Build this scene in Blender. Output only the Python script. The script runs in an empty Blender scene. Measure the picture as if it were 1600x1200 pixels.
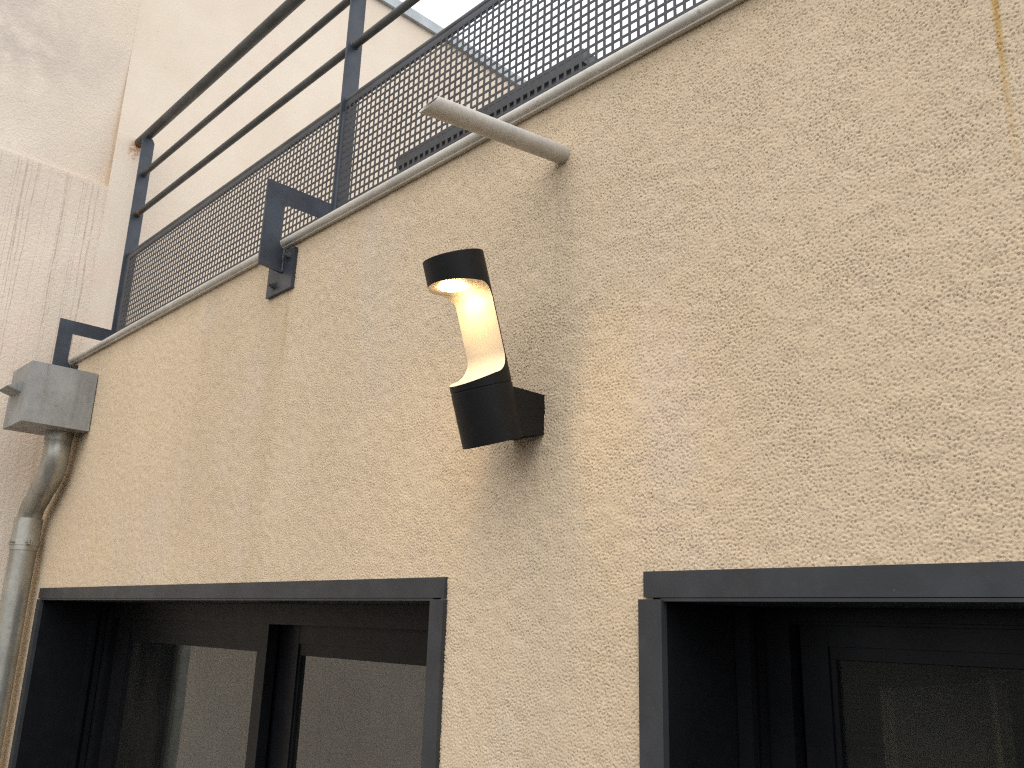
import bpy, bmesh, math, random
import numpy as np
from mathutils import Matrix, Vector

random.seed(4)
SC = bpy.context.scene
COL = SC.collection

# ---------------------------------------------------------------- camera
# world: x runs along the rendered wall, y goes into it (wall face at y = 0), z is up; the lens is at (0, -1.2, 0)
cam_data = bpy.data.cameras.new('camera')
cam = bpy.data.objects.new('camera', cam_data)
COL.objects.link(cam)
cam_data.sensor_width = 36.0
cam_data.lens = 30.37
cam_data.clip_start = 0.02
cam_data.clip_end = 2000.0
right = Vector((0.69910767, 0.7143875, 0.02998288))
down = Vector((-0.17272072, 0.20942053, -0.96245031))
fwd = Vector((-0.6938415, 0.66767772, 0.26979702))
up = -down
back = -fwd
cam.matrix_world = Matrix(((right.x, up.x, back.x, 0.0),
                           (right.y, up.y, back.y, -1.2),
                           (right.z, up.z, back.z, 0.0),
                           (0, 0, 0, 1)))
SC.camera = cam

# ---------------------------------------------------------------- sky and sun (bright overcast day)
SUN_EL, SUN_AZ = math.radians(58), math.radians(132)      # azimuth clockwise from +y: the sun stands in front of the wall
world = bpy.data.worlds.new('World')
SC.world = world
world.use_nodes = True
wn = world.node_tree
wn.nodes.clear()
sky = wn.nodes.new('ShaderNodeTexSky')
sky.sky_type = 'NISHITA'
sky.sun_disc = False
sky.sun_elevation = SUN_EL
sky.sun_rotation = SUN_AZ
sky.dust_density = 4.0
hs = wn.nodes.new('ShaderNodeHueSaturation')
hs.inputs['Saturation'].default_value = 0.25
mixw = wn.nodes.new('ShaderNodeMix')
mixw.data_type = 'RGBA'
mixw.inputs[0].default_value = 0.72                        # cloud layer over the clear sky
mixw.inputs[7].default_value = (12.0, 12.3, 12.8, 1)
bg = wn.nodes.new('ShaderNodeBackground')
bg.inputs['Strength'].default_value = 0.12
wo = wn.nodes.new('ShaderNodeOutputWorld')
wn.links.new(sky.outputs[0], hs.inputs['Color'])
wn.links.new(hs.outputs[0], mixw.inputs[6])
wn.links.new(mixw.outputs[2], bg.inputs['Color'])
wn.links.new(bg.outputs[0], wo.inputs[0])

sun_data = bpy.data.lights.new('sun', 'SUN')
sun_data.energy = 1.25
sun_data.angle = math.radians(75)
sun_data.color = (1.0, 0.96, 0.9)
sun = bpy.data.objects.new('sun', sun_data)
COL.objects.link(sun)
sd = Vector((math.sin(SUN_AZ) * math.cos(SUN_EL), math.cos(SUN_AZ) * math.cos(SUN_EL), math.sin(SUN_EL)))
sun.rotation_euler = (-sd).to_track_quat('-Z', 'Y').to_euler()

SC.view_settings.view_transform = 'Standard'
SC.view_settings.look = 'None'
SC.view_settings.gamma = 1.0
SC.view_settings.exposure = 0.36
SC.view_settings.use_curve_mapping = False
SC.cycles.use_denoising = False          # the denoiser smears the roughcast grain
SC.cycles.filter_width = 1.25
SC.cycles.sample_clamp_indirect = 4.0


# ---------------------------------------------------------------- node helpers
class NT:
    def __init__(self, name):
        self.m = bpy.data.materials.new(name)
        self.m.use_nodes = True
        self.t = self.m.node_tree
        self.t.nodes.clear()
        self.out = self.t.nodes.new('ShaderNodeOutputMaterial')
        self.tc = self.t.nodes.new('ShaderNodeTexCoord')
        self.pos = self.tc.outputs['Object']

    def put(self, sock, v):
        if v is None:
            return
        if isinstance(v, bpy.types.NodeSocket):
            self.t.links.new(v, sock)
        else:
            if sock.type == 'RGBA' and len(v) == 3:
                v = (*v, 1)
            sock.default_value = v

    def node(self, typ, outs=0, props=None, **ins):
        n = self.t.nodes.new(typ)
        for k, v in (props or {}).items():
            setattr(n, k, v)
        for k, v in ins.items():
            self.put(n.inputs[int(k[1:])] if k[0] == '_' else n.inputs[k.replace('_', ' ')], v)
        return n.outputs[outs]

    def noise(self, scale, detail=3, rough=0.55, vec=None, dist=0.0):
        return self.node('ShaderNodeTexNoise', 0, None, Vector=vec or self.pos, Scale=scale, Detail=detail,
                         Roughness=rough, Distortion=dist)

    def math(self, op, a, b=0.0, c=None, clamp=False):
        n = self.t.nodes.new('ShaderNodeMath')
        n.operation = op
        n.use_clamp = clamp
        self.put(n.inputs[0], a)
        self.put(n.inputs[1], b)
        if c is not None:
            self.put(n.inputs[2], c)
        return n.outputs[0]

    def rng(self, v, a, b, c=0.0, d=1.0):
        n = self.t.nodes.new('ShaderNodeMapRange')
        n.interpolation_type = 'SMOOTHSTEP'
        self.put(n.inputs[0], v)
        for i, q in enumerate((a, b, c, d)):
            n.inputs[i + 1].default_value = q
        return n.outputs[0]

    def mix(self, fac, a, b, blend='MIX'):
        n = self.t.nodes.new('ShaderNodeMix')
        n.data_type = 'RGBA'
        n.blend_type = blend
        self.put(n.inputs[0], fac)
        self.put(n.inputs[6], a)
        self.put(n.inputs[7], b)
        return n.outputs[2]

    def sep(self, vec=None):
        n = self.t.nodes.new('ShaderNodeSeparateXYZ')
        self.put(n.inputs[0], vec or self.pos)
        return n.outputs

    def comb(self, x=0.0, y=0.0, z=0.0):
        n = self.t.nodes.new('ShaderNodeCombineXYZ')
        for i, q in enumerate((x, y, z)):
            self.put(n.inputs[i], q)
        return n.outputs[0]

    def scaled(self, sx, sy, sz):
        return self.node('ShaderNodeMapping', 0, None, Vector=self.pos, Scale=(sx, sy, sz))

    def bump(self, height, strength, dist, normal=None):
        return self.node('ShaderNodeBump', 0, None, Height=height, Strength=strength, Distance=dist, Normal=normal)

    def done(self, color, rough=0.6, metal=0.0, normal=None, spec=0.5, coat=0.0, **kw):
        n = self.t.nodes.new('ShaderNodeBsdfPrincipled')
        self.put(n.inputs['Base Color'], color)
        self.put(n.inputs['Roughness'], rough)
        self.put(n.inputs['Metallic'], metal)
        self.put(n.inputs['Specular IOR Level'], spec)
        if normal is not None:
            self.put(n.inputs['Normal'], normal)
        for k, v in kw.items():
            self.put(n.inputs[k.replace('_', ' ')], v)
        self.t.links.new(n.outputs[0], self.out.inputs[0])
        return self.m


def painted(name, base, rough=0.42, vary=0.25, dust=(0.22, 0.2, 0.17), dust_amt=0.12, rust=None, texture=0.05, spec=0.5):
    """powder-coated or painted metal: slight tone changes, dust, orange-peel, optional rust spots"""
    t = NT(name)
    a = t.noise(9, 4)
    lo = tuple(c * (1 - vary) for c in base)
    hi = tuple(c * (1 + vary) for c in base)
    col = t.mix(t.rng(a, 0.35, 0.65), lo, hi)
    d = t.rng(t.noise(23, 6, 0.7), 0.48, 0.8)
    col = t.mix(t.math('MULTIPLY', d, dust_amt), col, dust)
    sp = t.rng(t.noise(170, 2), 0.74, 0.8)
    col = t.mix(t.math('MULTIPLY', sp, 0.35), col, dust)
    rg = t.math('ADD', rough - 0.08, t.math('MULTIPLY', t.noise(15, 5), 0.16))
    if rust:
        for (px, py, pz, rad) in rust:
            dv = t.node('ShaderNodeVectorMath', 1, {'operation': 'DISTANCE'}, _0=t.pos, _1=(px, py, pz))
            w = t.math('ADD', dv, t.math('MULTIPLY', t.math('SUBTRACT', t.noise(60, 4), 0.5), rad * 1.2))
            mk = t.rng(w, rad * 0.55, rad, 1.0, 0.0)
            rc = t.mix(t.noise(140, 3), (0.09, 0.03, 0.012), (0.33, 0.13, 0.045))
            col = t.mix(mk, col, rc)
            rg = t.math('MAXIMUM', rg, t.math('MULTIPLY', mk, 0.85))
    nb = t.bump(t.noise(420, 2), texture, 0.002)
    return t.done(col, rg, 0.0, nb, spec)


def zinc(name, base, metal=0.55, rough=0.5, streak=True, dirt=(0.16, 0.14, 0.11)):
    t = NT(name)
    a = t.noise(7, 5, 0.65)
    col = t.mix(t.rng(a, 0.3, 0.7), tuple(c * 0.8 for c in base), tuple(c * 1.15 for c in base))
    v = t.node('ShaderNodeTexVoronoi', 1, None, Vector=t.pos, Scale=60)
    vs = t.sep(v)
    col = t.mix(t.math('MULTIPLY', vs[0], 0.14), col, tuple(c * 1.35 for c in base))
    st = t.noise(1, 6, 0.7, t.scaled(26, 26, 2.2)) if streak else t.noise(14, 6, 0.7)
    col = t.mix(t.math('MULTIPLY', t.rng(st, 0.5, 0.75), 0.5), col, dirt)
    sp = t.rng(t.noise(75, 3), 0.66, 0.74)
    col = t.mix(t.math('MULTIPLY', sp, 0.5), col, dirt)
    rg = t.math('ADD', rough - 0.1, t.math('MULTIPLY', t.noise(18, 5), 0.22))
    nb = t.bump(t.noise(30, 4), 0.12, 0.004)
    return t.done(col, rg, metal, nb)


# ---------------------------------------------------------------- materials
def wall_material():
    t = NT('roughcast_render')
    x, y, z = t.sep()
    big = t.noise(1.7, 4, 0.6)
    col = t.mix(t.rng(big, 0.3, 0.72), (0.615, 0.487, 0.338), (0.66, 0.527, 0.370))
    mid = t.noise(7.5, 5, 0.65)
    col = t.mix(t.math('MULTIPLY', t.rng(mid, 0.42, 0.72), 0.22), col, (0.60, 0.475, 0.31))
    pale = t.rng(t.noise(3.1, 5, 0.6, t.scaled(1, 1, 0.55)), 0.52, 0.74)
    col = t.mix(t.math('MULTIPLY', pale, 0.38), col, (0.625, 0.53, 0.455))
    grain = t.noise(310, 3, 0.6)
    col = t.mix(t.math('MULTIPLY', t.rng(grain, 0.5, 0.75), 0.3), col, (0.42, 0.32, 0.20))
    wob = t.math('SUBTRACT', t.noise(3.2, 3, 0.5, t.comb(0.0, 0.0, z)), 0.5)
    wobf = t.math('SUBTRACT', t.noise(30, 4, 0.6), 0.5)

    def streak(x0, width, z_top, z_bot, colr, amt, wobble=0.05, breakup=0.5, ragged=0.6):
        nonlocal col
        xx = t.math('ADD', t.math('SUBTRACT', x, x0), t.math('MULTIPLY', wob, wobble))
        xx = t.math('ADD', xx, t.math('MULTIPLY', wobf, width * ragged))
        core = t.rng(t.math('ABSOLUTE', xx), width * 0.15, width, 1.0, 0.0)
        zz = t.math('ADD', z, t.math('MULTIPLY', wobf, 0.05))
        top = t.rng(zz, z_top - 0.03, z_top + 0.01, 1.0, 0.0)
        bot = t.rng(zz, z_bot, z_bot + 0.35)
        br = t.rng(t.noise(1, 5, 0.65, t.scaled(38, 38, 5)), 0.3, 0.7, 1.0 - breakup, 1.0)
        f = t.math('MULTIPLY', t.math('MULTIPLY', core, top), t.math('MULTIPLY', bot, br))
        col = t.mix(t.math('MULTIPLY', f, amt), col, colr)

    streak(-1.13, 0.095, 0.955, -0.6, (0.42, 0.355, 0.27), 0.20)                    # below the spout
    streak(-1.10, 0.03, 0.955, 0.45, (0.40, 0.33, 0.24), 0.22)
    for (sx_, sw_, sb_) in ((-1.119, 0.007, 0.62), (-1.104, 0.005, 0.70), (-1.128, 0.004, 0.5), (-1.092, 0.006, 0.78)):
        streak(sx_, sw_, 0.955, sb_, (0.36, 0.29, 0.20), 0.3, 0.02, 0.5, 0.4)
    streak(-2.29, 0.085, 0.955, -0.5, (0.48, 0.375, 0.225), 0.27)                    # below the bracket plate
    streak(-2.23, 0.02, 0.955, 0.55, (0.42, 0.29, 0.13), 0.4)
    streak(-0.2800, 0.0075, 1.5, 0.55, (0.47, 0.285, 0.07), 1.0, 0.012, 0.25, 0.4)     # rusty run near the right edge
    # darker brown band under the metal edge, ragged at its lower limit
    gz = t.math('ADD', z, t.math('MULTIPLY', t.math('SUBTRACT', t.noise(1, 5, 0.6, t.scaled(9, 9, 3)), 0.5), 0.16))
    col = t.mix(t.math('MULTIPLY', t.rng(gz, 1.0, 1.12), 0.35), col, (0.40, 0.315, 0.20))
    nb = t.bump(t.noise(300, 5, 0.7), 0.6, 0.002)
    nb = t.bump(t.noise(620, 2), 0.3, 0.001, nb)
    return t.done(col, 0.92, 0.0, nb, 0.2)


def far_wall_material():
    t = NT('pale_render')
    x, y, z = t.sep()
    big = t.noise(1.1, 5, 0.6)
    col = t.mix(t.rng(big, 0.32, 0.7), (0.68, 0.575, 0.462), (0.755, 0.655, 0.545))
    col = t.mix(t.math('MULTIPLY', t.rng(t.noise(2.3, 5, 0.65), 0.5, 0.72), 0.5), col, (0.75, 0.675, 0.55))
    pk = t.rng(t.noise(2.9, 6, 0.7, None, 0.6), 0.52, 0.7)
    col = t.mix(t.math('MULTIPLY', pk, 0.55), col, (0.74, 0.585, 0.485))
    # patches of weathered, dirtier render on the part left of the seam
    left = t.rng(y, 0.0, 0.07, 1.0, 0.0)
    dirty = t.rng(t.noise(1.9, 6, 0.7), 0.45, 0.7)
    col = t.mix(t.math('MULTIPLY', t.math('MULTIPLY', left, dirty), 0.5), col, (0.60, 0.51, 0.44))
    sm = t.rng(t.node('ShaderNodeVectorMath', 1, {'operation': 'DISTANCE'}, _0=t.pos, _1=(-4.3, -0.46, 2.72)), 0.0, 0.6, 1.0, 0.0)
    sm = t.math('MULTIPLY', sm, t.rng(t.noise(4.5, 5, 0.65), 0.3, 0.65))
    col = t.mix(t.math('MULTIPLY', sm, 0.7), col, (0.44, 0.385, 0.345))
    # thin rain runs on the lower band
    yw = t.math('ADD', y, t.math('MULTIPLY', t.noise(5.0, 2, 0.5, t.comb(y, 0.0, z)), 0.02))
    runs = t.noise(1, 2, 0.5, t.comb(t.math('MULTIPLY', yw, 19.0), 3.7, t.math('MULTIPLY', z, 0.12)))
    runs = t.rng(t.math('ABSOLUTE', t.math('SUBTRACT', runs, 0.5)), 0.002, 0.012, 1.0, 0.0)
    runs2 = t.noise(1, 2, 0.5, t.comb(t.math('MULTIPLY', yw, 11.0), 9.1, t.math('MULTIPLY', z, 0.1)))
    runs2 = t.rng(t.math('ABSOLUTE', t.math('SUBTRACT', runs2, 0.47)), 0.0015, 0.008, 1.0, 0.0)
    rr = t.math('MAXIMUM', runs, runs2)
    rr = t.math('MULTIPLY', rr, t.rng(t.noise(1, 4, 0.7, t.scaled(3, 60, 18)), 0.3, 0.65, 0.25, 1.0))
    low = t.math('MULTIPLY', t.rng(z, 2.06, 2.1, 1.0, 0.0), t.rng(y, 0.04, 0.075, 1.0, 0.0))
    low = t.math('MULTIPLY', low, t.rng(z, 0.2, 1.6, 0.25, 1.0))
    col = t.mix(t.math('MULTIPLY', t.math('MULTIPLY', rr, low), 0.6), col, (0.30, 0.22, 0.16))
    band = t.math('MULTIPLY', t.rng(z, 1.75, 2.09), low)
    col = t.mix(t.math('MULTIPLY', t.math('MULTIPLY', band, t.noise(14, 5)), 0.5), col, (0.46, 0.38, 0.31))
    # rust bleeding from the handrail end
    dv = t.node('ShaderNodeVectorMath', 1, {'operation': 'DISTANCE'}, _0=t.node('ShaderNodeMapping', 0, None, Vector=t.pos, Scale=(1, 1, 0.62)),
                _1=(-4.30, 0.150, 2.335 * 0.62))
    rs = t.rng(t.math('ADD', dv, t.math('MULTIPLY', t.math('SUBTRACT', t.noise(70, 4), 0.5), 0.03)), 0.018, 0.042, 1.0, 0.0)
    col = t.mix(t.math('MULTIPLY', t.math('MULTIPLY', rs, t.rng(t.noise(55, 4, 0.7), 0.4, 0.6)), 0.8), col, (0.42, 0.17, 0.06))
    pit = t.rng(t.noise(95, 3, 0.6, t.scaled(1, 0.6, 1)), 0.66, 0.73)
    col = t.mix(t.math('MULTIPLY', pit, t.rng(t.noise(3, 3), 0.4, 0.65, 0.1, 0.55)), col, (0.36, 0.29, 0.23))
    h = t.math('ADD', t.noise(70, 4, 0.6), t.math('MULTIPLY', t.noise(190, 2), 0.5))
    rough_left = t.rng(y, 0.03, 0.09, 0.5, 0.16)
    n = t.t.nodes.new('ShaderNodeBump')
    t.put(n.inputs['Height'], h)
    t.put(n.inputs['Strength'], rough_left)
    n.inputs['Distance'].default_value = 0.006
    return t.done(col, 0.93, 0.0, n.outputs[0], 0.2)


M = {}
M['wall'] = wall_material()
M['far_wall'] = far_wall_material()
M['rail'] = painted('anthracite_railing_paint', (0.034, 0.042, 0.057), 0.40, 0.25, dust=(0.10, 0.075, 0.06), dust_amt=0.35,
                    rust=[(-4.292, 0.165, 2.36, 0.03), (-4.125, 0.165, 1.922, 0.02)])
M['tube'] = painted('weathered_tube_paint', (0.058, 0.062, 0.062), 0.5, 0.3, (0.14, 0.14, 0.1), 0.25,
                    rust=[(-4.29, 0.165, 2.36, 0.03), (-4.12, 0.165, 1.922, 0.022)])
M['mesh'] = painted('anthracite_mesh_paint', (0.036, 0.036, 0.040), 0.5, 0.2)
M['trim'] = painted('anthracite_window_coating', (0.038, 0.040, 0.044), 0.42, 0.12, (0.2, 0.19, 0.17), 0.06, spec=0.25)
M['frame'] = painted('dark_window_frame_coating', (0.0085, 0.009, 0.0105), 0.34, 0.12, dust_amt=0.02, spec=0.15)
M['lamp_black'] = painted('black_lamp_coating', (0.0075, 0.0075, 0.0082), 0.5, 0.1, dust_amt=0.02, texture=0.12, spec=0.22)
M['zinc'] = zinc('weathered_zinc', (0.285, 0.29, 0.285), 0.3, 0.5)
M['pipe'] = zinc('olive_grey_zinc_pipe', (0.37, 0.36, 0.315), 0.6, 0.36)
M['coping'] = zinc('aluminium_edge_profile', (0.54, 0.515, 0.46), 0.2, 0.48, False, (0.23, 0.19, 0.14))
M['spout'] = zinc('dull_galvanised_tube', (0.50, 0.48, 0.44), 0.25, 0.55, False, (0.25, 0.22, 0.18))
M['galv_cap'] = zinc('galvanised_flashing', (0.40, 0.43, 0.45), 0.35, 0.5, False)
M['steel'] = zinc('dull_steel_bolt', (0.10, 0.105, 0.11), 0.6, 0.45, False)


def simple(name, c, rough=0.8, vary=0.12, scale=6, bump=0.1, spec=0.4):
    t = NT(name)
    col = t.mix(t.rng(t.noise(scale, 5), 0.3, 0.7), tuple(v * (1 - vary) for v in c), tuple(v * (1 + vary) for v in c))
    return t.done(col, rough, 0.0, t.bump(t.noise(scale * 20, 3), bump, 0.003), spec)


M['ground'] = simple('courtyard_asphalt', (0.055, 0.053, 0.05), 0.95, 0.25, 1.5, 0.3, 0.0)
M['terrace'] = simple('terrace_screed', (0.30, 0.29, 0.27), 0.9, 0.2)
M['masonry'] = simple('grey_masonry', (0.30, 0.28, 0.25), 0.95)
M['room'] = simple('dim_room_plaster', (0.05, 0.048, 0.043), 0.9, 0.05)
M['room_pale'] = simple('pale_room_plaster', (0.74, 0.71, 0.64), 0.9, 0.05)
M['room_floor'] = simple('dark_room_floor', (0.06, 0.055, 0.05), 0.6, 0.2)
M['door'] = simple('cream_door_paint', (0.80, 0.68, 0.46), 0.5, 0.05)
M['box_dark'] = painted('charcoal_housing_paint', (0.05, 0.055, 0.062), 0.5, 0.15)
M['box_red'] = simple('red_brown_boards', (0.075, 0.035, 0.028), 0.7, 0.3)
M['sealant'] = simple('old_tan_mortar', (0.56, 0.43, 0.30), 0.95, 0.15)

t = NT('lamp_white_liner')
M['liner'] = t.done(t.mix(t.rng(t.noise(20, 4), 0.4, 0.7), (0.46, 0.425, 0.375), (0.49, 0.455, 0.405)), 0.45)

t = NT('warm_led_diffuser')
em = t.t.nodes.new('ShaderNodeEmission')
em.inputs['Color'].default_value = (1.0, 0.67, 0.29, 1)
em.inputs['Strength'].default_value = 88.0
t.t.links.new(em.outputs[0], t.out.inputs[0])
M['led'] = t.m

# glazing: front face mirrors by Fresnel, the rest lets light through with a grey tint and added haze
def glazing(name, ior, tint):
    t = NT(name)
    fr = t.node('ShaderNodeFresnel', 0, None, IOR=ior)
    gl = t.t.nodes.new('ShaderNodeBsdfGlossy')
    gl.inputs['Roughness'].default_value = 0.012
    gl.inputs['Color'].default_value = (0.92, 0.95, 0.95, 1)
    wv = t.bump(t.noise(3.5, 2), 0.02, 0.02)
    t.t.links.new(wv, gl.inputs['Normal'])
    tr = t.t.nodes.new('ShaderNodeBsdfTransparent')
    tr.inputs['Color'].default_value = (tint, tint * 1.04, tint, 1)
    haze = t.t.nodes.new('ShaderNodeBsdfDiffuse')                        # weak diffuse haze added in place of room light behind the pane
    t.put(haze.inputs['Color'], t.mix(t.rng(t.noise(5, 5, 0.6, t.scaled(1, 1, 0.4)), 0.35, 0.7), (0.008, 0.008, 0.0075), (0.022, 0.0215, 0.019)))
    dm = t.t.nodes.new('ShaderNodeAddShader')
    t.t.links.new(tr.outputs[0], dm.inputs[0])
    t.t.links.new(haze.outputs[0], dm.inputs[1])
    mx = t.t.nodes.new('ShaderNodeMixShader')
    t.t.links.new(fr, mx.inputs[0])
    t.t.links.new(dm.outputs[0], mx.inputs[1])
    t.t.links.new(gl.outputs[0], mx.inputs[2])
    t.t.links.new(mx.outputs[0], t.out.inputs[0])
    return t.m


M['glass'] = glazing('dim_room_glass', 2.1, 0.19)  # heavy tint put into the glass to stand for the dim room behind
M['glass_clear'] = glazing('clear_insulating_glass', 1.6, 0.62)
t = NT('glass_body')
tr = t.t.nodes.new('ShaderNodeBsdfTransparent')
t.t.links.new(tr.outputs[0], t.out.inputs[0])
M['glass_back'] = t.m


# ---------------------------------------------------------------- object helpers
def link(o, parent=None):
    COL.objects.link(o)
    if parent is not None:
        o.parent = parent
    return o


def empty(name, label, cat, group=None):
    o = bpy.data.objects.new(name, None)
    o.empty_display_size = 0.05
    link(o)
    o['label'] = label
    o['category'] = cat
    if group:
        o['group'] = group
    return o


def obj(name, bm, mat, parent=None, smooth=None, bevel=0.0, label=None):
    if bevel:
        es = [e for e in bm.edges if len(e.link_faces) == 2 and e.calc_face_angle(0) > 0.6]
        bmesh.ops.bevel(bm, geom=es, offset=bevel, segments=2, profile=0.6, affect='EDGES', clamp_overlap=True)
    bmesh.ops.recalc_face_normals(bm, faces=bm.faces)
    if smooth is not None:
        for f in bm.faces:
            f.smooth = True
        for e in bm.edges:
            if len(e.link_faces) != 2 or e.calc_face_angle(0) > smooth:
                e.smooth = False
    me = bpy.data.meshes.new(name)
    bm.to_mesh(me)
    bm.free()
    for m in (mat if isinstance(mat, list) else [mat]):
        me.materials.append(m)
    o = link(bpy.data.objects.new(name, me), parent)
    if label:
        o['label'] = label
    return o


def box(bm, x0, x1, y0, y1, z0, z1):
    v = [bm.verts.new(p) for p in ((x0, y0, z0), (x1, y0, z0), (x1, y1, z0), (x0, y1, z0),
                                   (x0, y0, z1), (x1, y0, z1), (x1, y1, z1), (x0, y1, z1))]
    for f in ((0, 3, 2, 1), (4, 5, 6, 7), (0, 1, 5, 4), (1, 2, 6, 5), (2, 3, 7, 6), (3, 0, 4, 7)):
        bm.faces.new([v[i] for i in f])
    return bm


def B(x0, x1, y0, y1, z0, z1):
    return box(bmesh.new(), x0, x1, y0, y1, z0, z1)


def prism_x(poly, x0, x1, bm=None):
    """polygon in (y, z) extruded along x"""
    bm = bm or bmesh.new()
    a = [bm.verts.new((x0, p[0], p[1])) for p in poly]
    b = [bm.verts.new((x1, p[0], p[1])) for p in poly]
    n = len(poly)
    bm.faces.new(a)
    bm.faces.new(b[::-1])
    for i in range(n):
        bm.faces.new((a[i], b[i], b[(i + 1) % n], a[(i + 1) % n]))
    return bm


def tube(pts, r, seg=24, bm=None, cap=True, radii=None):
    """round bar swept along a list of points"""
    bm = bm or bmesh.new()
    P = [Vector(p) for p in pts]
    rings = []
    ref = None
    for i, p in enumerate(P):
        d = ((P[i + 1] - p) if i == 0 else (p - P[i - 1]) if i == len(P) - 1 else (P[i + 1] - P[i - 1])).normalized()
        if ref is None:
            ref = Vector((0, 0, 1)) if abs(d.z) < 0.9 else Vector((1, 0, 0))
        u = (ref - d * ref.dot(d)).normalized()
        ref = u
        w = d.cross(u)
        rr = radii[i] if radii else r
        rings.append([bm.verts.new(p + (u * math.cos(2 * math.pi * k / seg) + w * math.sin(2 * math.pi * k / seg)) * rr) for k in range(seg)])
    for a, b in zip(rings, rings[1:]):
        for k in range(seg):
            bm.faces.new((a[k], a[(k + 1) % seg], b[(k + 1) % seg], b[k]))
    if cap:
        bm.faces.new(rings[0][::-1])
        bm.faces.new(rings[-1])
    return bm


def hexbolt(center, axis, r, h, washer=None):
    """hexagonal head plus washer along axis"""
    bm = bmesh.new()
    c = Vector(center)
    a = Vector(axis).normalized()
    if washer:
        tube([c, c + a * 0.002], washer, 20, bm)
    tube([c + a * 0.002, c + a * (0.002 + h)], r, 6, bm)
    tube([c + a * (0.002 + h), c + a * (0.002 + h * 2.0)], r * 0.5, 10, bm)
    return bm


# ---------------------------------------------------------------- the setting
g = obj('ground', B(-300, 300, -300, 300, -2.6, -2.25), M['ground'])
g['kind'] = 'structure'

W1 = (-4.075, -1.423)
W2 = (-0.914, 1.72)
ZH = 0.095            # top of the window head trims
XF = -4.30            # face of the neighbouring building
GZ = -2.25            # ground level

# ---------------------------------------------------------------- rendered building: wall with true relief
house = empty('rendered_building', 'beige roughcast building with dark windows below a railed roof terrace', 'building')


def wall_mesh():
    rs = np.random.RandomState(7)
    d = 0.0018
    xa, za = -4.31, -0.76
    nx, nz = 3000, 1050
    kx = np.fft.rfftfreq(nx, d)[None, :]
    kz = np.fft.fftfreq(nz, d)[:, None]
    k = np.sqrt(kx * kx + kz * kz) + 1e-9

    def band(lam, s):
        w = np.fft.rfft2(rs.standard_normal((nz, nx)))
        w *= np.exp(-(np.log(k * lam) ** 2) / (2 * s * s))
        a = np.fft.irfft2(w, s=(nz, nx))
        return a / a.std()

    n = band(0.0074, 0.46)
    fine = band(0.0046, 0.25)
    big = band(0.06, 0.5)
    patch = np.clip(1.0 + 0.08 * band(0.22, 0.4), 0.7, 1.3)
    q = 0.8 * n + 0.6 * fine
    h = np.where(q > 0, 0.40 * np.tanh(q), 0.75 * q)
    pit = np.clip(-q - 0.75, 0, 2.0)
    h = h - 0.65 * pit
    h = 0.00102 * h * patch + 0.0003 * big
    blocks = [(-2.80, -0.25, ZH - 0.02, 1.115, 1), (-4.305, -2.80, ZH - 0.02, 1.115, 2),
              (W1[1] - 0.02, W2[0] + 0.02, -0.75, ZH - 0.02, 1), (-4.305, W1[0] + 0.02, -0.75, ZH - 0.02, 2),
              (-0.25, 1.0, ZH - 0.02, 1.115, 2)]
    V, F = [], []
    off = 0
    for (x0, x1, z0, z1, st) in blocks:
        i0, i1 = int(round((x0 - xa) / d)), int(round((x1 - xa) / d))
        j0, j1 = int(round((z0 - za) / d)), int(round((z1 - za) / d))
        ii = np.arange(i0, min(i1 + st, nx), st)
        jj = np.arange(j0, min(j1 + st, nz), st)
        X, Z = np.meshgrid(xa + ii * d, za + jj * d)
        Y = -h[np.ix_(jj, ii)]
        V.append(np.stack([X, Y, Z], -1).reshape(-1, 3))
        a, b = len(ii), len(jj)
        idx = np.arange(a * b).reshape(b, a) + off
        F.append(np.stack([idx[:-1, :-1], idx[:-1, 1:], idx[1:, 1:], idx[1:, :-1]], -1).reshape(-1, 4))
        off += a * b
    ext = [(W1[1] - 0.02, W2[0] + 0.02, GZ, -0.75), (-4.305, W1[0] + 0.02, GZ, -0.75), (W2[1] - 0.02, 3.0, GZ, ZH - 0.02), (1.0, 3.0, ZH - 0.02, 1.115)]
    for (x0, x1, z0, z1) in ext:
        V.append(np.array([(x0, 0, z0), (x1, 0, z0), (x1, 0, z1), (x0, 0, z1)], float))
        F.append(np.arange(4)[None, :] + off)
        off += 4
    V = np.concatenate(V)
    F = np.concatenate(F)
    me = bpy.data.meshes.new('wall')
    me.vertices.add(len(V))
    me.vertices.foreach_set('co', V.astype(np.float32).ravel())
    me.loops.add(F.size)
    me.loops.foreach_set('vertex_index', F.astype(np.int32).ravel())
    me.polygons.add(len(F))
    me.polygons.foreach_set('loop_start', np.arange(0, F.size, 4, dtype=np.int32))
    me.update(calc_edges=True)
    me.polygons.foreach_set('use_smooth', np.ones(len(F), bool))
    me.materials.append(M['wall'])
    return link(bpy.data.objects.new('wall', me), house)


wall_mesh()
# masonry behind the render, rooms and roof slab
bm = bmesh.new()
box(bm, -4.29, 3.0, 0.02, 0.30, ZH - 0.03, 1.08)
box(bm, W1[1] - 0.01, W2[0] + 0.01, 0.02, 0.30, GZ, ZH - 0.031)
box(bm, -4.29, W1[0] + 0.01, 0.02, 0.30, GZ, ZH - 0.031)
box(bm, W2[1] - 0.01, 3.0, 0.02, 0.30, GZ, ZH - 0.031)
obj('masonry_core', bm, M['masonry'], house)
bm = bmesh.new()
box(bm, -4.29, -1.07, 0.302, 3.6, 0.62, 0.8)
box(bm, -4.29, -1.07, 3.6, 3.75, GZ, 0.8)
box(bm, -1.14, -1.07, 0.302, 3.6, GZ, 0.62)
box(bm, -4.29, -4.2, 0.302, 3.6, GZ, 0.62)
obj('room_wall', bm, M['room_pale'], house)
bm = bmesh.new()
box(bm, -1.069, 3.0, 0.302, 3.6, 0.62, 0.8)
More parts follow.
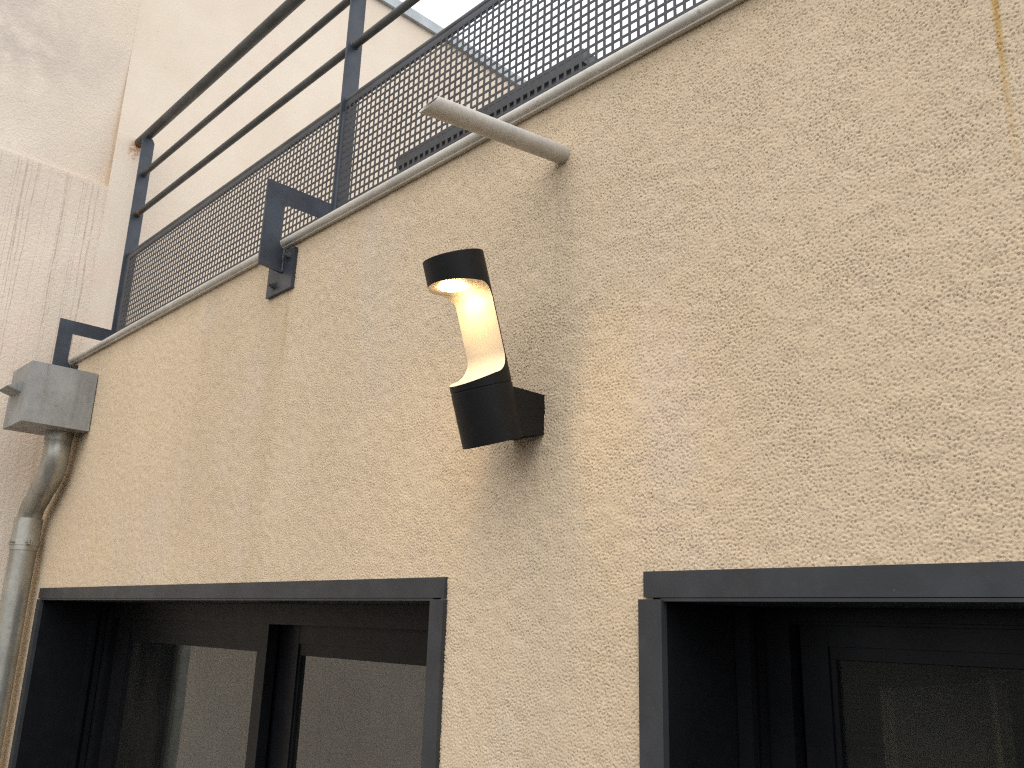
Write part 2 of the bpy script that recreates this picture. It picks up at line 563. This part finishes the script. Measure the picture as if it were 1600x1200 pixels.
box(bm, -1.069, 3.0, 3.6, 3.75, GZ, 0.8)
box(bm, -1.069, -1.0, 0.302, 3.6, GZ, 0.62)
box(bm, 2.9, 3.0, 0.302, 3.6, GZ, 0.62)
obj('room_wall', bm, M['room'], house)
bm = bmesh.new()
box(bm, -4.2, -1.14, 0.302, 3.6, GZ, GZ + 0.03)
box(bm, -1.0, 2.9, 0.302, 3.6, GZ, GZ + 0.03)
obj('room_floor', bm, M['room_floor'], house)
obj('terrace_slab', B(-4.29, 3.0, 0.21, 4.5, 0.803, 1.09), M['terrace'], house)
d = obj('interior_door', B(-0.998, -0.965, 1.08, 1.77, GZ + 0.04, -0.12), M['door'], house, bevel=0.004)
obj('door_frame', B(-0.998, -0.955, 1.80, 1.91, GZ + 0.04, -0.11), M['door'], house, bevel=0.004)

# metal edge profile along the top of the wall, in lengths
prof = [(0.006, 1.1035), (-0.009, 1.1005), (-0.0125, 1.1012), (-0.0135, 1.1045), (-0.0185, 1.1065), (-0.0220, 1.1105), (-0.0238, 1.1155),
        (-0.0238, 1.1210), (-0.0220, 1.1255), (-0.0180, 1.1290), (-0.0120, 1.1312), (-0.003, 1.1325), (0.20, 1.137), (0.20, 1.11), (0.006, 1.11)]
for (x0, x1) in ((-4.285, -2.2665), (-2.2635, -0.2515), (-0.2485, 3.0)):
    obj('edge_profile', prism_x(prof, x0, x1), M['coping'], house, smooth=0.7)


# ---------------------------------------------------------------- windows
def window(x0, x1, sashes, top_z, head_x0, jamb_w, glass):
    zb = GZ + 0.06
    xi0, xi1 = x0 + jamb_w, x1 - jamb_w
    # fixed outer frame, the mesh that carries the other pieces
    bm = bmesh.new()
    box(bm, xi0 + 0.003, xi0 + 0.075, 0.262, 0.39, zb, 0.046)
    box(bm, xi1 - 0.075, xi1 - 0.003, 0.262, 0.39, zb, 0.046)
    box(bm, xi0 + 0.075, xi1 - 0.075, 0.262, 0.39, 0.024, 0.046)
    box(bm, xi0 + 0.075, xi1 - 0.075, 0.274, 0.39, top_z, 0.0239)
    box(bm, xi0 + 0.075, xi1 - 0.075, 0.262, 0.39, zb, zb + 0.05)
    w = obj('window', bm, M['frame'], house, bevel=0.0015)
    obj('head_trim', B(head_x0, x1, -0.008, 0.004, 0.0525, ZH), M['trim'], w, bevel=0.0015)
    obj('jamb_trim', B(x0 - 0.002, xi0, -0.011, 0.004, GZ, 0.0495), M['trim'], w, bevel=0.0015)
    obj('jamb_trim', B(xi1, x1 + 0.002, -0.011, 0.004, GZ, 0.0495), M['trim'], w, bevel=0.0015)
    obj('soffit_panel', B(xi0 - 0.004, xi1 + 0.004, -0.007, 0.30, 0.0465, 0.0515), M['trim'], w)
    obj('reveal_panel', B(xi0 - 0.006, xi0 - 0.001, 0.0045, 0.30, GZ, 0.0462), M['frame'], w)
    obj('reveal_panel', B(xi1 + 0.001, xi1 + 0.006, 0.0045, 0.30, GZ, 0.0462), M['frame'], w)
    for (xa, xb) in ((xi0, xi0 + 0.03), (xi1 - 0.03, xi1)):
        bm = bmesh.new()
        box(bm, xa + 0.001, xb, 0.205, 0.222, zb, 0.044)
        box(bm, xa + 0.001, xb, 0.238, 0.258, zb, 0.044)
        box(bm, xa + 0.001, xa + 0.006, 0.2225, 0.2375, zb, 0.044)
        obj('guide_rail', bm, M['frame'], w, bevel=0.001)
    for (sx0, sx1, sl, sr, sy, tz, rail) in sashes:
        s_ = bmesh.new()
        z0, z1 = zb + 0.055, tz
        box(s_, sx0, sx0 + sl, sy, sy + 0.036, z0, z1)
        box(s_, sx1 - sr, sx1, sy, sy + 0.036, z0, z1)
        box(s_, sx0 + sl, sx1 - sr, sy + 0.001, sy + 0.036, z1 - rail * 0.62, z1)
        box(s_, sx0 + sl, sx1 - sr, sy + 0.001, sy + 0.036, z0, z0 + rail)
        obj('sash_frame', s_, M['frame'], w, bevel=0.0018)
        bd = bmesh.new()
        gx0, gx1, gz0, gz1 = sx0 + sl, sx1 - sr, z0 + rail, z1 - rail
        box(bd, gx0, gx1, sy + 0.006, sy + 0.034, gz1, z1 - rail * 0.62 - 0.0005)
        box(bd, gx0 + 0.0003, gx0 + 0.010, sy + 0.006, sy + 0.034, gz0, gz1 - 0.0005)
        box(bd, gx1 - 0.010, gx1 - 0.0003, sy + 0.006, sy + 0.034, gz0, gz1 - 0.0005)
        obj('glazing_bead', bd, M['frame'], w, bevel=0.001)
        pb = B(gx0 + 0.0105, gx1 - 0.0105, sy + 0.016, sy + 0.028, gz0, gz1 - 0.001)
        pb.faces.ensure_lookup_table()
        for f in pb.faces:
            f.material_index = 0 if f.calc_center_median().y < sy + 0.0161 else 1
        bmesh.ops.recalc_face_normals(pb, faces=pb.faces)
        obj('pane', pb, [glass, M['glass_back']], w)
    return w


w1 = window(W1[0], W1[1], [(-3.925, -2.65, 0.135, 0.062, 0.283, -0.0175, 0.088), (-2.70, -1.525, 0.155, 0.085, 0.335, -0.018, 0.092)], -0.017, -4.075, 0.042, M['glass'])
w1['label'] = 'wide dark sliding window beside the grey downpipe'
w2 = window(W2[0], W2[1], [(-0.784, 0.44, 0.05, 0.06, 0.283, 0.0175, 0.056), (0.38, 1.60, 0.06, 0.05, 0.335, 0.010, 0.056)], 0.018, -0.907, 0.045, M['glass_clear'])
w2['label'] = 'dark window in the lower right corner, its pane dim'

# ---------------------------------------------------------------- neighbouring building on the left
nb = empty('neighbouring_building', 'taller pale pinkish rendered building with grey metal roof edge at left', 'building')
bm = bmesh.new()
YS = 0.053            # the vertical seam
ZT, ZJ = 2.905, 2.09
YA, YB = -5.0, 7.0


def quad(bm, *ps):
    bm.faces.new([bm.verts.new(p) for p in ps])


quad(bm, (XF, YS, GZ), (XF, YB, GZ), (XF, YB, 4.12), (XF, YS, 4.12))                       # right of the seam
XL = XF - 0.004
def far_depth(y, z):
    """how far the older render left of the seam lies behind the face of the thicker coat"""
    if z <= ZJ:
        return 0.004
    q = max(0.0, min(1.0, (ZT - z) / (ZT - ZJ)))
    q = q * (0.55 + 0.45 * q)
    return 0.0006 + q * (0.010 + 0.062 * math.exp(-(YS - y) / 0.16)) * (0.86 + 0.14 * math.sin(y * 7 + z * 5))


ysamp = [YA, -3.5, -2.5, -1.8, -1.3] + [-1.0 + 0.0421 * i for i in range(25)] + [YS]
zsamp = [GZ, ZJ, ZJ + 0.003] + [ZJ + 0.003 + (ZT - ZJ - 0.003) * i / 16 for i in range(1, 17)] + [4.12]
gv = [[bm.verts.new((XF - far_depth(y_, z_), y_, z_)) for y_ in ysamp] for z_ in zsamp]
for j in range(len(zsamp) - 1):
    for i in range(len(ysamp) - 1):
        bm.faces.new((gv[j][i], gv[j][i + 1], gv[j + 1][i + 1], gv[j + 1][i]))
quad(bm, (XF, YS, GZ), (XF, YS, ZJ), (XL, YS, ZJ), (XL, YS, GZ))
box(bm, XF - 8, XF - 0.09, YA, YB, GZ, 4.119)
obj('wall', bm, M['far_wall'], nb, smooth=0.5)
# the exposed edge of the thicker render at the seam
bm = bmesh.new()
quad(bm, (XF, YS - 0.0004, ZJ), (XF - 0.075, YS - 0.0004, ZJ), (XF - 0.001, YS - 0.0004, ZT), (XF, YS - 0.0004, ZT))
obj('seam_edge', bm, M['sealant'], nb)
obj('roof_edge', B(XF - 0.3, XF + 0.028, YA, YB, 4.105, 4.183), M['galv_cap'], nb, bevel=0.003)
obj('base_flashing', B(XF + 0.0005, XF + 0.012, 0.215, YB, 1.093, 1.235), M['galv_cap'], nb, bevel=0.002)

# ---------------------------------------------------------------- railing
rail = empty('railing', 'dark grey steel railing with mesh panels along the roof terrace', 'railing')
PX = [-4.165, -2.264, -0.20, 1.72]
T = 0.004
brk = [(-0.092, 1.305), (0.1365, 1.305), (0.197, 1.305), (0.197, 1.243), (-0.030, 1.243), (-0.031, 1.118), (-0.029, 1.106), (-0.0225, 1.098), (-0.0125, 1.094),
       (-0.0125, 1.016), (-0.092, 1.024)]
post = [(0.137, 1.3055), (0.137, 2.336), (0.150, 2.356), (0.184, 2.356), (0.197, 2.336), (0.197, 1.3055)]


def bracket(x):
    b = obj('bracket', prism_x(brk, x - T, x + T), M['rail'], rail, bevel=0.0008)
    pl = prism_x([(-0.0125, 0.955), (-0.0125, 1.086), (0.001, 1.086), (0.001, 0.955)], x - 0.084, x + 0.064)
    obj('wall_plate', pl, M['rail'], b, bevel=0.003)
    for (dx, z) in ((-0.040, 0.985), (0.034, 1.062)):
        obj('bolt', hexbolt((x + dx, -0.0127, z), (0, -1, 0), 0.0095, 0.008, 0.014), M['steel'], b, smooth=0.6)
    for s in (-1, 1):       # weld beads
        pts = [(x + s * (T + 0.001), -0.014 + random.uniform(-0.001, 0.001), 1.018 + 0.074 * i / 9) for i in range(10)]
        obj('weld', tube(pts, 0.004, 8, None, True, [random.uniform(0.003, 0.0052) for _ in pts]), M['rail'], b, smooth=0.8)


for x in PX:
    obj('post', prism_x(post, x - T, x + T), M['rail'], rail, bevel=0.0008)
    bracket(x)
XE = 2.6
obj('handrail', tube([(XF + 0.004, 0.166, 2.381), (XE, 0.166, 2.381)], 0.0245, 32), M['tube'], rail, smooth=0.8)
for z in (2.148, 1.924):
    obj('rail', tube([(PX[0] - 0.012, 0.166, z), (XE, 0.166, z)], 0.0138, 24), M['tube'], rail, smooth=0.8)
    for x in PX:
        obj('weld', tube([(x - 0.008, 0.166, z), (x - 0.0042, 0.166, z), (x + 0.0042, 0.166, z), (x + 0.008, 0.166, z)], 0.01, 20, None, True,
                         [0.0142, 0.0175, 0.0175, 0.0142]), M['rail'], rail, smooth=0.8)
obj('rail', tube([(PX[0] - 0.012, 0.166, 1.703), (XE, 0.166, 1.703)], 0.0142, 24), M['tube'], rail, smooth=0.8)
for x in PX:
    obj('weld', tube([(x - 0.010, 0.166, 1.703), (x - 0.0042, 0.166, 1.703), (x + 0.0042, 0.166, 1.703), (x + 0.010, 0.166, 1.703)], 0.01, 20, None, True,
                     [0.0148, 0.0185, 0.0185, 0.0148]), M['rail'], rail, smooth=0.8)


def mesh_panel(x0, x1, y):
    """perforated sheet with square holes: bars 6 mm, pitch 25 mm"""
    p, b, th = 0.025, 0.0076, 0.0018
    z0, z1 = 1.235, 1.668
    bm = bmesh.new()
    nx = int((x1 - x0) / p)
    nzr = int((z1 - z0) / p)
    zt = z1
    for i in range(nx + 1):
        xc = x0 + i * p
        box(bm, xc - b / 2, xc + b / 2, y, y + th, zt - nzr * p - b / 2, zt)
    for j in range(nzr + 1):
        zc = zt - j * p
        for i in range(nx):
            xa = x0 + i * p + b / 2
            box(bm, xa, xa + p - b, y + 0.00005, y + th - 0.00005, zc - b / 2, zc + b / 2)
    return obj('mesh_panel', bm, M['mesh'], rail)


mesh_panel(PX[0] + 0.062, PX[1] - 0.008, 0.1475)
mesh_panel(PX[1] + 0.016, PX[2] - 0.008, 0.1475)
mesh_panel(PX[2] + 0.016, PX[3] - 0.008, 0.1475)
for a, b in zip(PX, PX[1:]):
    obj('mesh_frame', B(a + 0.0045, b - 0.0045, 0.1495, 0.1535, 1.660, 1.688), M['rail'], rail, bevel=0.0008)
    obj('mesh_frame', B(a + 0.0045, b - 0.0045, 0.1495, 0.1535, 1.225, 1.242), M['rail'], rail, bevel=0.0008)
obj('mesh_frame', B(PX[0] + 0.0045, PX[0] + 0.066, 0.1492, 0.1536, 1.2425, 1.6595), M['rail'], rail, bevel=0.0008)

# ---------------------------------------------------------------- drain spout
def spout():
    P0, P1 = Vector((-1.113, 0.02, 0.9685)), Vector((-1.113, -0.362, 0.9130))
    ax = (P1 - P0).normalized()
    u = Vector((1, 0, 0))
    v = u.cross(ax)
    if v.z < 0:
        v = -v
    bm = bmesh.new()
    ro, ri, seg = 0.0200, 0.0178, 40
    L = (P1 - P0).length
    rows = []
    for (r, t0, t1) in ((ro, 0.0, 1.0), (ri, 1.0, 0.35)):
        for tt in (t0, t1):
            ring = []
            for k in range(seg):
                a = 2 * math.pi * k / seg
                o = u * math.cos(a) * r + v * math.sin(a) * r
                extra = -math.sin(a) * r * 0.95 if tt == 1.0 else 0.0
                ring.append(bm.verts.new(P0 + ax * (L * tt + extra) + o))
            rows.append(ring)
    for a, b in zip(rows, rows[1:]):
        for k in range(seg):
            bm.faces.new((a[k], a[(k + 1) % seg], b[(k + 1) % seg], b[k]))
    bm.faces.new(rows[-1])
    o = obj('drain_spout', bm, M['spout'], None, smooth=0.7)
    o['label'] = 'short grey metal tube sticking out of wall below the mesh railing'
    o['category'] = 'drain spout'


spout()

# ---------------------------------------------------------------- downpipe with hopper
dp = empty('downpipe', 'grey zinc rainwater downpipe with square hopper box in the wall corner', 'downpipe')
hx0, hx1, hy0, hy1, hz0, hz1 = -4.063, -3.80, -0.263, -0.004, 0.735, 0.987
bm = bmesh.new()
wl = 0.004
box(bm, hx0, hx1, hy0, hy0 + wl, hz0, hz1)                       # folded sheet box, open at the top
box(bm, hx0, hx1, hy1 - wl, hy1, hz0, hz1)
box(bm, hx0, hx0 + wl, hy0 + wl, hy1 - wl, hz0, hz1)
box(bm, hx1 - wl, hx1, hy0 + wl, hy1 - wl, hz0, hz1)
box(bm, hx0 + wl, hx1 - wl, hy0 + wl, hy1 - wl, hz0, hz0 + wl)
bmesh.ops.remove_doubles(bm, verts=bm.verts, dist=0.00001)
hop = obj('hopper', bm, M['zinc'], dp)
bm = prism_x([(hy0 + 0.001, 0.868), (hy0 + 0.001, 0.872), (hy0 - 0.052, 0.887), (hy0 - 0.052, 0.884)], hx0 + 0.045, hx1 - 0.085)
for xs in (hx0 + 0.045, hx1 - 0.087):
    prism_x([(hy0 + 0.001, 0.873), (hy0 + 0.001, 0.912), (hy0 - 0.050, 0.888)], xs, xs + 0.002, bm)
obj('overflow_lip', bm, M['zinc'], hop)
obj('rivet', tube([(hx1 - 0.0005, -0.150, 0.822), (hx1 + 0.002, -0.150, 0.822)], 0.005, 14), M['zinc'], hop, smooth=0.6)
ys = -0.074


def arc_path(pts, n=10):
    """Catmull-Rom through points"""
    P = [Vector(p) for p in pts]
    P = [P[0] * 2 - P[1]] + P + [P[-1] * 2 - P[-2]]
    out = []
    for i in range(1, len(P) - 2):
        for k in range(n):
            s = k / n
            a, b, c, d_ = P[i - 1], P[i], P[i + 1], P[i + 2]
            out.append(0.5 * ((2 * b) + (c - a) * s + (2 * a - 5 * b + 4 * c - d_) * s * s + (3 * b - a - 3 * c + d_) * s ** 3))
    out.append(P[-2])
    return out


XT, XB = -3.945, -4.160
obj('outlet', tube([(XT, ys, 0.7345), (XT, ys, 0.700)], 0.0545, 40), M['pipe'], dp, smooth=0.6)
obj('elbow', tube(arc_path([(XT, ys, 0.7005), (XT + 0.006, ys, 0.632), (XT - 0.020, ys, 0.566), (XT - 0.085, ys, 0.512)]), 0.0520, 40), M['pipe'], dp, smooth=0.6)
obj('elbow', tube(arc_path([(XT - 0.060, ys, 0.531), (XT - 0.121, ys, 0.480), (XB + 0.024, ys, 0.428), (XB + 0.002, ys, 0.372), (XB, ys, 0.345)]), 0.0485, 40), M['pipe'], dp, smooth=0.6)
obj('socket', tube([(XB, ys, 0.385), (XB, ys, 0.250)], 0.0560, 40), M['pipe'], dp, smooth=0.6)
obj('pipe', tube([(XB, ys, 0.275), (XB, ys, GZ)], 0.0515, 40), M['pipe'], dp, smooth=0.6)
cl = obj('clamp', tube([(XB, ys, 0.270), (XB, ys, 0.2705), (XB, ys, 0.293), (XB, ys, 0.2935)], 0.0585, 40, None, True, [0.0565, 0.059, 0.059, 0.0565]), M['pipe'], dp, smooth=0.5)
bm = B(XB + 0.050, XB + 0.090, ys - 0.010, ys - 0.004, 0.272, 0.291)
box(bm, XB + 0.050, XB + 0.090, ys - 0.002, ys + 0.004, 0.272, 0.291)
tube([(XB + 0.076, ys - 0.018, 0.2815), (XB + 0.076, ys + 0.014, 0.2815)], 0.004, 10, bm)
obj('clamp_ear', bm, M['pipe'], cl, bevel=0.0006)
obj('screw', tube([(XB + 0.03, ys - 0.05, 0.2815), (XB + 0.036, ys - 0.068, 0.2815)], 0.006, 10), M['pipe'], cl, smooth=0.6)
obj('wall_stay', tube([(XB, ys + 0.05, 0.2815), (XB, 0.0, 0.2815)], 0.005, 10), M['pipe'], cl, smooth=0.6)

# ---------------------------------------------------------------- wall lamp
lamp = empty('wall_lamp', 'black cylindrical wall lamp, lit, leaning out from the beige wall', 'wall lamp')
TH = 0.3458
LP = Vector((-1.195, -0.0947, 0.3376))
AX = Vector((0, -math.sin(TH), math.cos(TH)))
UX = Vector((1, 0, 0))
VX = Vector((0, math.cos(TH), math.sin(TH)))          # towards the wall
LM = Matrix((( UX.x, VX.x, AX.x, LP.x), (UX.y, VX.y, AX.y, LP.y), (UX.z, VX.z, AX.z, LP.z), (0, 0, 0, 1)))
RL = 0.060


def cyl(z0, z1, r, seg=96, bev=0.0012):
    bm = bmesh.new()
    tube([(0, 0, z0), (0, 0, z0 + bev), (0, 0, z1 - bev), (0, 0, z1)], r, seg, bm, True, [r - bev, r, r, r - bev])
    return bm


def lamp_head():
    bm = cyl(0.1082, 0.367, RL)
    bmesh.ops.recalc_face_normals(bm, faces=bm.faces)
    me = bpy.data.meshes.new('tmp_head')
    bm.to_mesh(me)
    bm.free()
    me.materials.append(M['lamp_black'])
    me.materials.append(M['liner'])
    ho = link(bpy.data.objects.new('tmp_head', me))
    # scoop profile in (toward-wall, axis), extruded sideways
    c, R, z0, z1, zf = 0.029, 0.041, 0.1205, 0.3195, 0.130
    pr = [(-0.09, z0 - 0.006)]
    for k in range(13):
        a = math.radians(-90 + 90 * k / 12)
        pr.append((c - R + R * math.cos(a), zf + R + R * math.sin(a)))
    for k in range(13):
        a = math.radians(90 * k / 12)
        pr.append((c - 0.034 + 0.034 * math.cos(a), z1 - 0.0135 - 0.034 + 0.034 * math.sin(a)))
    pr.append((-0.09, z1 + 0.0065))
    bm = prism_x(pr, -0.1, 0.1)
    bmesh.ops.recalc_face_normals(bm, faces=bm.faces)
    for f in bm.faces:
        f.material_index = 1
    me2 = bpy.data.meshes.new('tmp_cut')
    bm.to_mesh(me2)
    bm.free()
    me2.materials.append(M['lamp_black'])
    me2.materials.append(M['liner'])
    co = link(bpy.data.objects.new('tmp_cut', me2))
    md = ho.modifiers.new('cut', 'BOOLEAN')
    md.operation = 'DIFFERENCE'
    md.object = co
    md.solver = 'EXACT'
    dg = bpy.context.evaluated_depsgraph_get()
    ev = bpy.data.meshes.new_from_object(ho.evaluated_get(dg))
    res = []
    for part in (0, 1):
        b = bmesh.new()
        b.from_mesh(ev)
        bmesh.ops.delete(b, geom=[f for f in b.faces if f.material_index != part], context='FACES')
        for f in b.faces:
            f.material_index = 0
        res.append(b)
    bpy.data.objects.remove(ho)
    bpy.data.objects.remove(co)
    return res


def place(bm):
    bm.transform(LM)
    return bm


hb, lb = lamp_head()
head = obj('lamp_head', place(hb), M['lamp_black'], lamp, smooth=0.5)
obj('white_liner', place(lb), M['liner'], head, smooth=0.45)
obj('lamp_base', place(cyl(0.0, 0.1072, RL)), M['lamp_black'], lamp, smooth=0.5)
obj('joint_ring', place(cyl(0.1065, 0.1088, RL - 0.0012, 96, 0.0002)), M['lamp_black'], lamp, smooth=0.5)
led = bmesh.new()
dome = [(0.0275, 0.004), (0.0275, 0.0)] + [(0.0275 * math.cos(math.radians(q)), -0.006 * math.sin(math.radians(q))) for q in (20, 40, 60, 75, 87)]
tube([(0, 0, z_) for (_, z_) in dome], 0.02, 48, led, True, [q_ for (q_, _) in dome])
led.transform(Matrix.Translation((0, -0.016, 0.3085)) @ Matrix.Rotation(-0.20, 4, 'X'))
obj('led_diffuser', place(led), M['led'], head, smooth=0.6)
mt = prism_x([(0.002, 0.3645), (0.002, 0.4450), (-0.040, 0.4447), (-0.098, 0.4440), (-0.098, 0.356), (-0.050, 0.3555)], -1.238, -1.152)
obj('wall_mount', mt, M['lamp_black'], lamp, bevel=0.0014)
obj('screw', tube([(-1.1525, -0.012, 0.418), (-1.1514, -0.012, 0.418)], 0.0028, 14), M['lamp_black'], lamp, smooth=0.6)

# ---------------------------------------------------------------- long low housing on the roof terrace, behind the mesh
hs_ = empty('roof_housing', 'long charcoal metal housing on the terrace, behind the mesh railing', 'housing')
obj('lid', B(-2.87, -1.765, 0.80, 1.15, 1.950, 2.005), M['box_dark'], hs_, bevel=0.006)
obj('lid_rim', B(-2.86, -1.775, 0.812, 1.14, 1.925, 1.9495), M['box_dark'], hs_, bevel=0.002)
obj('body', B(-2.85, -1.79, 0.83, 1.12, 1.092, 1.9245), M['box_red'], hs_, bevel=0.004)
